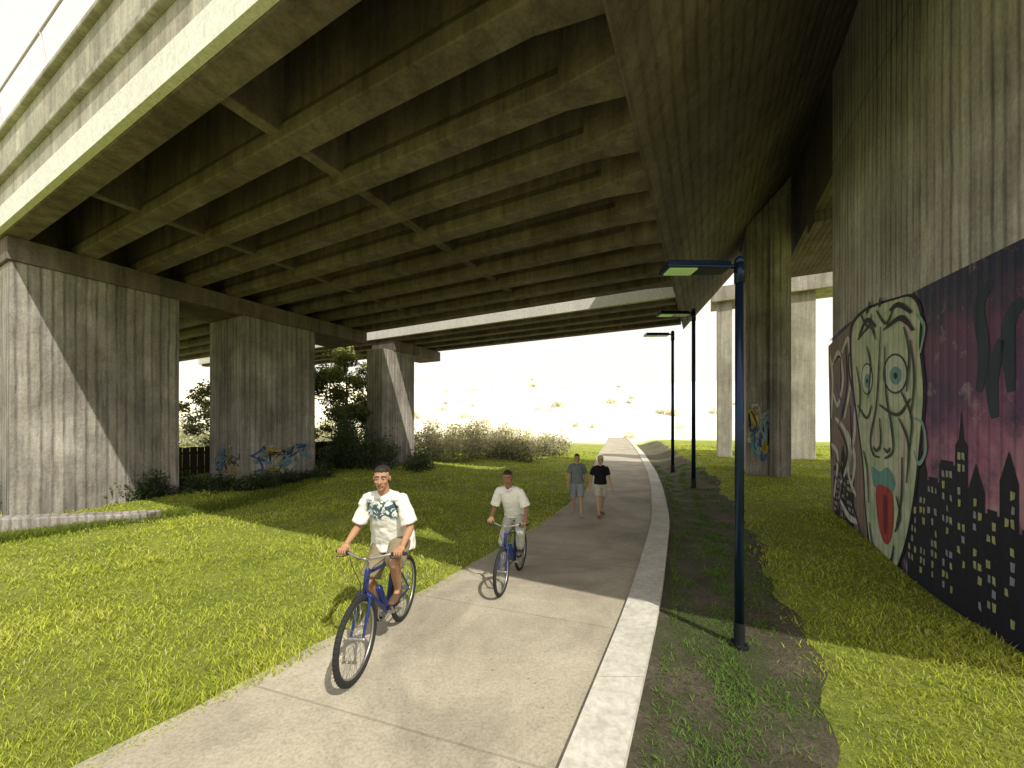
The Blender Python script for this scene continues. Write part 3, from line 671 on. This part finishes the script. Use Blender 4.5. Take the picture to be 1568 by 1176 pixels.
def person(name,root,J,o):
    skin=o['skin']; P=lambda k_:V(J[k_])
    pel,ch,nk=P('pelvis'),P('chest'),P('neck'); wa=lerp(pel,ch,.45)
    parts=[tube([pel+V((0,0,-.05)),pel,wa,ch,lerp(ch,nk,.6)],[(.13,.10),(.155,.11),(.13,.095),(.15,.105),(.11,.07)],side=(1,0,0),n=20),
           tube([lerp(ch,nk,.6),nk,lerp(nk,J['head'],.55)],[.065,.056,.052])]
    for sd,sx in (('L',1),('R',-1)):
        sh,elb,wr=P('sh'+sd),P('el'+sd),P('wr'+sd)
        parts.append(tube([lerp(ch,nk,.5),sh+V((-sx*.015,0,-.012))],[.06,.046])); parts.append(tube([sh+V((-sx*.008,0,-.012)),lerp(sh,elb,.45),elb],[.045,.043,.036])); parts.append(tube([elb,lerp(elb,wr,.35),wr],[.037,.038,.025]))
        hp,kn,an,to=P('hip'+sd),P('kn'+sd),P('an'+sd),P('toe'+sd)
        parts.append(tube([hp,lerp(hp,kn,.5),kn],[.085,.07,.05])); 
        bk=(kn-an).cross(V((1,0,0))).normalized(); 
        parts.append(tube([kn,lerp(kn,an,.3)-bk*.012*(1 if bk.y<0 else -1),an],[.05,.052,.033])); parts.append(tube([an,lerp(an,to,.3)+V((0,0,-.02))],[.033,.03]))
    remesh('body',parts,.011,4,skin,root)
    hem=pel+V((0,0,o.get('hem',-.06))); fl=o.get('flare',1.)
    sp=[tube([hem,lerp(hem,pel+V((0,0,.08)),.5),wa,ch,lerp(ch,nk,.58),lerp(ch,nk,.84)],[(.19*fl,.145*fl),(.185*fl,.14*fl),(.168*fl,.13*fl),(.178,.135),(.165,.11),(.085,.075)],side=(1,0,0),n=24,cap='flat')]
    for sd,sx in (('L',1),('R',-1)):
        sh,elb=P('sh'+sd),P('el'+sd); e2=lerp(sh,elb,o.get('sleeve',.72))
        s_in=lerp(lerp(ch,nk,.62),sh,.1)
        sp.append(tube([s_in,lerp(s_in,sh,.6),sh+V((-sx*.006,0,-.006)),lerp(sh,elb,.2)],[(.088,.088),.078,.070,.068])); sp.append(tube([lerp(sh,elb,.08),lerp(sh,elb,.4),e2],[.068,.068,.076],cap='flat'))
    remesh('shirt',sp,.009,2,o['shirt'],root,o.get('wr',.014),9)
    if o.get('collar'):
        c0=lerp(ch,nk,.92); 
        remesh('collar',[tube([c0+V((sx*.075,.01,.0)),c0+V((sx*.055,-.060,.012)),c0+V((sx*.02,-.095,-.03))],[(.012,.022)]*3,side=(0,0,1)) for sx in (1,-1)]+[tube([c0+V((-.075,.01,0)),c0+V((0,.065,.01)),c0+V((.075,.01,0))],[.014]*3)],.006,2,o['shirt'],root)
    tp=[tube([pel+V((0,0,-.07)),pel,pel+V((0,0,.10))],[(.15,.12),(.17,.125),(.15,.11)],side=(1,0,0),n=20)]
    for sd in 'LR':
        hp,kn,an=P('hip'+sd),P('kn'+sd),P('an'+sd)
        if o.get('long'): tp+= [tube([hp,lerp(hp,kn,.5),kn],[.10,.09,.075]),tube([kn,lerp(kn,an,.5),lerp(kn,an,.93)],[.074,.068,.064],cap='flat')]
        else: tp.append(tube([hp,lerp(hp,kn,.5),lerp(hp,kn,o.get('short',.92))],[.105,.098,.098],cap='flat'))
    remesh('trousers' if o.get('long') else 'shorts',tp,.011,2,o['pants'],root,.012,9)
    sh_=[]
    for sd in 'LR':
        an,to=P('an'+sd),P('toe'+sd); d=(to-an); d2=V((d.x,d.y,0)).normalized(); up=V((0,0,1)); sole=J.get('sole'+sd,an.z-.075)
        heel=V((an.x,an.y,sole+.035))-d2*.045; tip=V((to.x,to.y,sole+.03))
        sh_+= [tube([heel,lerp(heel,tip,.35)+up*.012,lerp(heel,tip,.75),tip],[(.036,.034),(.038,.04),(.047,.03),(.036,.022)],side=d2.cross(up)),tube([an+V((0,0,-.005)),heel+d2*.04+up*.01],[.040,.04])]
    remesh('shoes',sh_,.007,2,o['shoe'],root)
    head(root,J['head'],o.get('yaw',0),o.get('pitch',0),skin,o.get('hair',M['hair']),o.get('cap'))
M['eyew']=simple('eye_white_mat',(.5,.46,.40),.4); M['hair']=simple('dark_hair',(.022,.017,.013),.6,var=.4,scale=60)
M['lip']=simple('lip_skin',(.22,.09,.07),.5)
def skinm(n_,c): 
    k=NT(n_,.6); cc=k.mix(k.noise(12,4),tuple(v*.82 for v in c),tuple(v*1.15 for v in c)); cc=k.mix(k.ramp(k.noise(40,3),[(.4,0.),(.7,.25)]),cc,(c[0]*.9,c[1]*.6,c[2]*.5)); k.col(cc); k.bump(k.noise(90,3),.15,.003); return k.m
skA=skinm('skin_tan',(.36,.20,.12)); skB=skinm('skin_brown',(.28,.15,.09)); skC=skinm('skin_fair',(.45,.28,.19))
def cloth(n_,c,pat=None):
    k=NT(n_,.95); k.b.inputs['Specular IOR Level'].default_value=.1; cc=k.mix(k.noise(6,5),tuple(v*.82 for v in c),tuple(min(.9,v*1.05) for v in c))
    if pat:
        x,y,z=k.xyz()[0:3]; z=k.math('DIVIDE',z,2.)
        vo=k.noise(13,3,.5,dist=2.2); msk=k.ramp(vo,[(.47,0.),(.50,1.)])
        band=k.math('MULTIPLY',k.ramp(z,[(pat[0]/2,0.),(pat[0]/2+.02,1.)]),k.ramp(z,[(pat[1]/2-.02,1.),(pat[1]/2,0.)]))
        xc=k.ramp(k.math('ABSOLUTE',x),[(.15,1.),(.18,0.)])
        cc=k.mix(k.math('MULTIPLY',msk,k.math('MULTIPLY',band,xc)),cc,(.05,.11,.14))
    k.col(cc); k.bump(k.math('ADD',k.noise(7,4,.6,dist=1.5),k.math('MULTIPLY',k.noise(200,2),.15)),.6,.03); return k.m
M['bikeblue']=simple('bike_blue',(.02,.035,.15),.3,.3); M['rubber']=simple('rubber',(.02,.02,.02),.8); M['chrome']=simple('chrome',(.4,.4,.4),.35,.9)
def bicycle(root_loc,rz,sc,acc):
    e=empty('bicycle',root_loc,rz,sc); r=.345; fw=V((0,-.52,r)); rw=V((0,.52,r)); bb=V((0,.07,.30)); 
    ht=V((0,-.33,.86)); hb=V((0,-.375,.70)); stt=V((0,.23,.80)); sad=V((0,.26,.93))
    mb=MB()
    for a,b,q in ((hb,bb,.021),(ht+V((0,0,-.02)),stt+V((0,-.01,-.05)),.018),(bb,stt,.018),(ht,hb,.024)): mb.add(tube([a,b],[q,q],n=12))
    for sx in (1,-1):
        mb.add(tube([bb+V((sx*.03,.03,0)),rw+V((sx*.06,0,0))],[.011,.009],n=8)); mb.add(tube([stt+V((sx*.015,0,-.05)),rw+V((sx*.06,0,0))],[.009,.008],n=8))
        mb.add(tube([hb+V((sx*.03,-.01,-.03)),hb+V((sx*.055,-.02,-.08)),fw+V((sx*.055,0,0))],[.016,.016,.011],n=8))
    mb.add(tube([hb+V((-.055,-.01,-.045)),hb+V((.055,-.01,-.045))],[.02,.02],n=8))
    mb.obj('frame_and_fork',M[acc],parent=e,smooth=True)
    mb=MB()
    for c_ in (fw,rw):
        mb.add(ring(c_,r-.025,.025,56,10))
        for i in range(56):
            a=2*math.pi*i/56; p=c_+V((0,math.cos(a)*(r-.003),math.sin(a)*(r-.003)))
            mb.add(tube([p+V((-.014,0,0)),p+V((.014,0,0))],[.007,.007],n=5,cap='flat'))
    mb.add(tube([sad+V((0,.13,.02)),sad+V((0,.05,.03)),sad+V((0,-.06,.025)),sad+V((0,-.14,.02))],[(.07,.025),(.075,.03),(.035,.025),(.018,.018)],side=(1,0,0)))
    for sx in (1,-1):
        mb.add(tube([V((sx*.21,-.285,1.0)),V((sx*.33,-.26,1.0))],[.017,.017],n=10))
        mb.add(tube([V((sx*.20,-.30,.99)),V((sx*.22,-.345,.985)),V((sx*.29,-.34,.98))],[.006,.006,.005],n=6))
        mb.add(tube([V((sx*.17,-.33,.98)),V((sx*.1,-.42,.93)),V((sx*.02,-.42,.78)),V((sx*.03,-.40,.66))],[.004]*4,n=6))
    mb.obj('tyres_saddle_grips',M['rubber'],parent=e,smooth=True)
    mb=MB()
    for c_ in (fw,rw):
        mb.add(ring(c_,r-.052,.010,56,6)); mb.add(tube([c_+V((-.06,0,0)),c_+V((.06,0,0))],[.018,.018],n=12)); 
        for i in range(28):
            a=2*math.pi*i/28; mb.add(tube([c_+V((.025*(-1)**i,math.cos(a+.3)*.02,math.sin(a+.3)*.02)),c_+V((0,math.cos(a)*(r-.05),math.sin(a)*(r-.05)))],[.0017,.0017],n=4,cap='flat'))
    mb.add(tube([ht,ht+V((0,.0,.06)),ht+V((0,-.05,.12))],[.014,.014,.016],n=10))
    mb.add(tube([V((-.33,-.26,1.0)),V((-.2,-.29,1.0)),V((-.06,-.38,.98)),V((.06,-.38,.98)),V((.2,-.29,1.0)),V((.33,-.26,1.0))],[.0115]*6,n=10))
    mb.add(tube([stt,sad],[.013,.013],n=10))
    mb.add(ring(bb+V((-.05,0,0)),.085,.006,32,6)); mb.add(ring(bb+V((-.05,0,0)),.05,.006,24,6)); mb.add(ring(rw+V((-.045,0,0)),.035,.012,20,6))
    for sg in (1,-1): mb.add(tube([bb+V((-.05,0,.086*sg)),rw+V((-.045,0,.04*sg))],[.005,.005],n=5))
    mb.add(tube([bb+V((-.07,0,0)),bb+V((.07,0,0))],[.02,.02],n=10))
    pa=V((0,-.10,.13))
    for sx,d in ((1,pa),(-1,-pa)):
        mb.add(tube([bb+V((sx*.07,0,0)),bb+V((sx*.08,0,0))+d],[.013,.010],n=8))
    mb.obj('rims_spokes_bars',M['chrome'],parent=e,smooth=True)
    mb=MB()
    for sx,d in ((1,pa),(-1,-pa)):
        c_=bb+V((sx*.125,0,0))+d; mb.box(c_.x-.04,c_.x+.04,c_.y-.045,c_.y+.045,c_.z-.012,c_.z+.012)
    mb.obj('pedals',M['rubber'],parent=e,bevel=.004)
    mb=MB(); mb.add(tube([bb+V((0,-.09,.14)),bb+V((0,-.17,.30))],[.036,.034],n=14)); mb.obj('bottle',M['bikeblue'],parent=e,smooth=True)
    return e
def rider(name,loc,rz,sc,o,lean=0.0,tilt=0.0):
    e=empty(name,loc,rz,sc)
    bb=V((0,.07,.30)); pa=V((0,-.10,.13)); J={}
    J['pelvis']=(0,.23,1.03); J['chest']=(tilt*.5,.10-lean*.6,1.33); J['neck']=(tilt,.035-lean,1.50); J['head']=(tilt*1.1,-.02-lean,1.655)
    for sd,sx,d in (('L',1,pa),('R',-1,-pa)):
        J['sh'+sd]=V((sx*.175+tilt*.9,.055-lean,1.43)); wr=V((sx*.275,-.205,1.045)); J['wr'+sd]=wr
        J['el'+sd]=ik(J['sh'+sd],wr,.285,.25,(sx*.35,.35,-.8))
        hp=V((sx*.09,.22,.99)); ped=bb+V((sx*.125,0,0))+d; an=ped+V((0,.075,.105)); J['hip'+sd]=hp; J['an'+sd]=an
        J['kn'+sd]=ik(hp,an,.43,.41,(sx*.25,-1,.2)); J['toe'+sd]=ped+V((sx*.01,-.10,.04)); J['sole'+sd]=ped.z+.014
    person(name,e,J,o)
    for sx in (1,-1): hand_grip(e,(sx*.27,-.272,1.0),J['wr'+('L' if sx>0 else 'R')],sx,o['skin'])
    return e
def walker(name,loc,rz,sc,o,ph):
    e=empty(name,loc,rz,sc); J={'pelvis':(0,0,.96),'chest':(0,.0,1.26),'neck':(0,.01,1.46),'head':(0,-.02,1.62)}
    for sd,sx in (('L',1),('R',-1)):
        f=ph*sx; sh=V((sx*.175,.01,1.39)); J['sh'+sd]=sh; J['wr'+sd]=V((sx*.27,f*.14-.05,.88)); J['el'+sd]=ik(sh,J['wr'+sd],.285,.25,(sx*.2,1,0))
        hp=V((sx*.09,0,.92)); an=V((sx*.10,-f*.2+.02,.085 if f>0 else .11)); J['hip'+sd]=hp; J['an'+sd]=an; J['kn'+sd]=ik(hp,an,.43,.42,(0,-1,0)); J['toe'+sd]=an+V((sx*.03,-.16,-.05)); J['sole'+sd]=0.0 if f>0 else .02
    person(name,e,J,o)
    for sd,sx in (('L',1),('R',-1)): hand_relaxed(e,J['wr'+sd],J['wr'+sd]-J['el'+sd],sx,o['skin'])
Z0=.022
bicycle((-1.27,3.75,Z0),math.radians(-6),1.0,'bikeblue')
rider('cyclist',(-1.27,3.75,Z0),math.radians(-6),1.0,dict(skin=skA,shirt=cloth('floral_shirt',(.78,.77,.73),(1.22,1.46,0)),pants=cloth('khaki_shorts',(.24,.20,.13)),shoe=simple('sandal_leather',(.10,.06,.04),.7),hem=-.14,flare=1.2,wr=.02,yaw=math.radians(14),pitch=.05,sleeve=.85),.02)
bicycle((.0,5.27,Z0),math.radians(-17),.86,'bikeblue')
rider('cyclist',(.0,5.27,Z0),math.radians(-17),.87,dict(skin=skB,shirt=cloth('white_polo',(.80,.79,.76)),pants=cloth('grey_trousers',(.42,.43,.40)),shoe=simple('dark_shoe',(.04,.035,.03),.6),hem=-.04,flare=1.05,long=True,collar=True,yaw=math.radians(10),pitch=.08,sleeve=.85),.05,-.05)
walker('pedestrian',(1.57,9.15,Z0),math.radians(-5),.845,dict(skin=skC,shirt=cloth('grey_tshirt',(.17,.19,.20)),pants=cloth('grey_shorts',(.26,.29,.31)),shoe=simple('trainer',(.3,.3,.3),.7),hem=-.05,short=.95),1)
walker('pedestrian',(2.10,9.0,Z0),math.radians(4),.825,dict(skin=skC,shirt=cloth('black_tshirt',(.015,.015,.018)),pants=cloth('beige_shorts',(.50,.47,.38)),shoe=simple('brown_shoe',(.16,.08,.05),.7),hem=-.03,short=.8,cap=cloth('pale_cap',(.5,.45,.3))),-1)
# ------------------------------------------------------------------ light
d=V((*st(.38,.74),-1.0))
sun=bpy.data.lights.new('sun','SUN'); sun.energy=5.0; sun.angle=math.radians(.5); sun.color=(1.,.94,.79)
so=bpy.data.objects.new('sun',sun); link(so); so.rotation_euler=d.to_track_quat('-Z','Y').to_euler(); so.location=(5,-10,20)
el_=math.atan2(1,math.hypot(d.x,d.y)); az=math.atan2(-d.x,-d.y)
w=bpy.data.worlds.new('World'); scene.world=w; w.use_nodes=True; t=w.node_tree; bg=t.nodes['Background']
sky=t.nodes.new('ShaderNodeTexSky'); sky.sky_type='NISHITA'; sky.sun_disc=False; sky.sun_elevation=el_; sky.sun_rotation=az; sky.dust_density=4; sky.air_density=1.2
mx=t.nodes.new('ShaderNodeMix'); mx.data_type='RGBA'; mx.inputs[0].default_value=.74; t.links.new(sky.outputs[0],mx.inputs[6]); mx.inputs[7].default_value=(10.8,10.2,9.0,1)
t.links.new(mx.outputs[2],bg.inputs[0]); bg.inputs[1].default_value=.13
# ------------------------------------------------------------------ camera
cam=bpy.data.cameras.new('camera'); cam.sensor_width=36; cam.lens=36*F/1568; cam.shift_y=62/1568; cam.clip_end=5000; cam.clip_start=.05
co_=bpy.data.objects.new('camera',cam); link(co_); co_.location=(0,0,CAMH); co_.rotation_euler=(math.pi/2,0,0); scene.camera=co_
scene.view_settings.view_transform='Standard'; scene.view_settings.look='None'; scene.view_settings.exposure=0
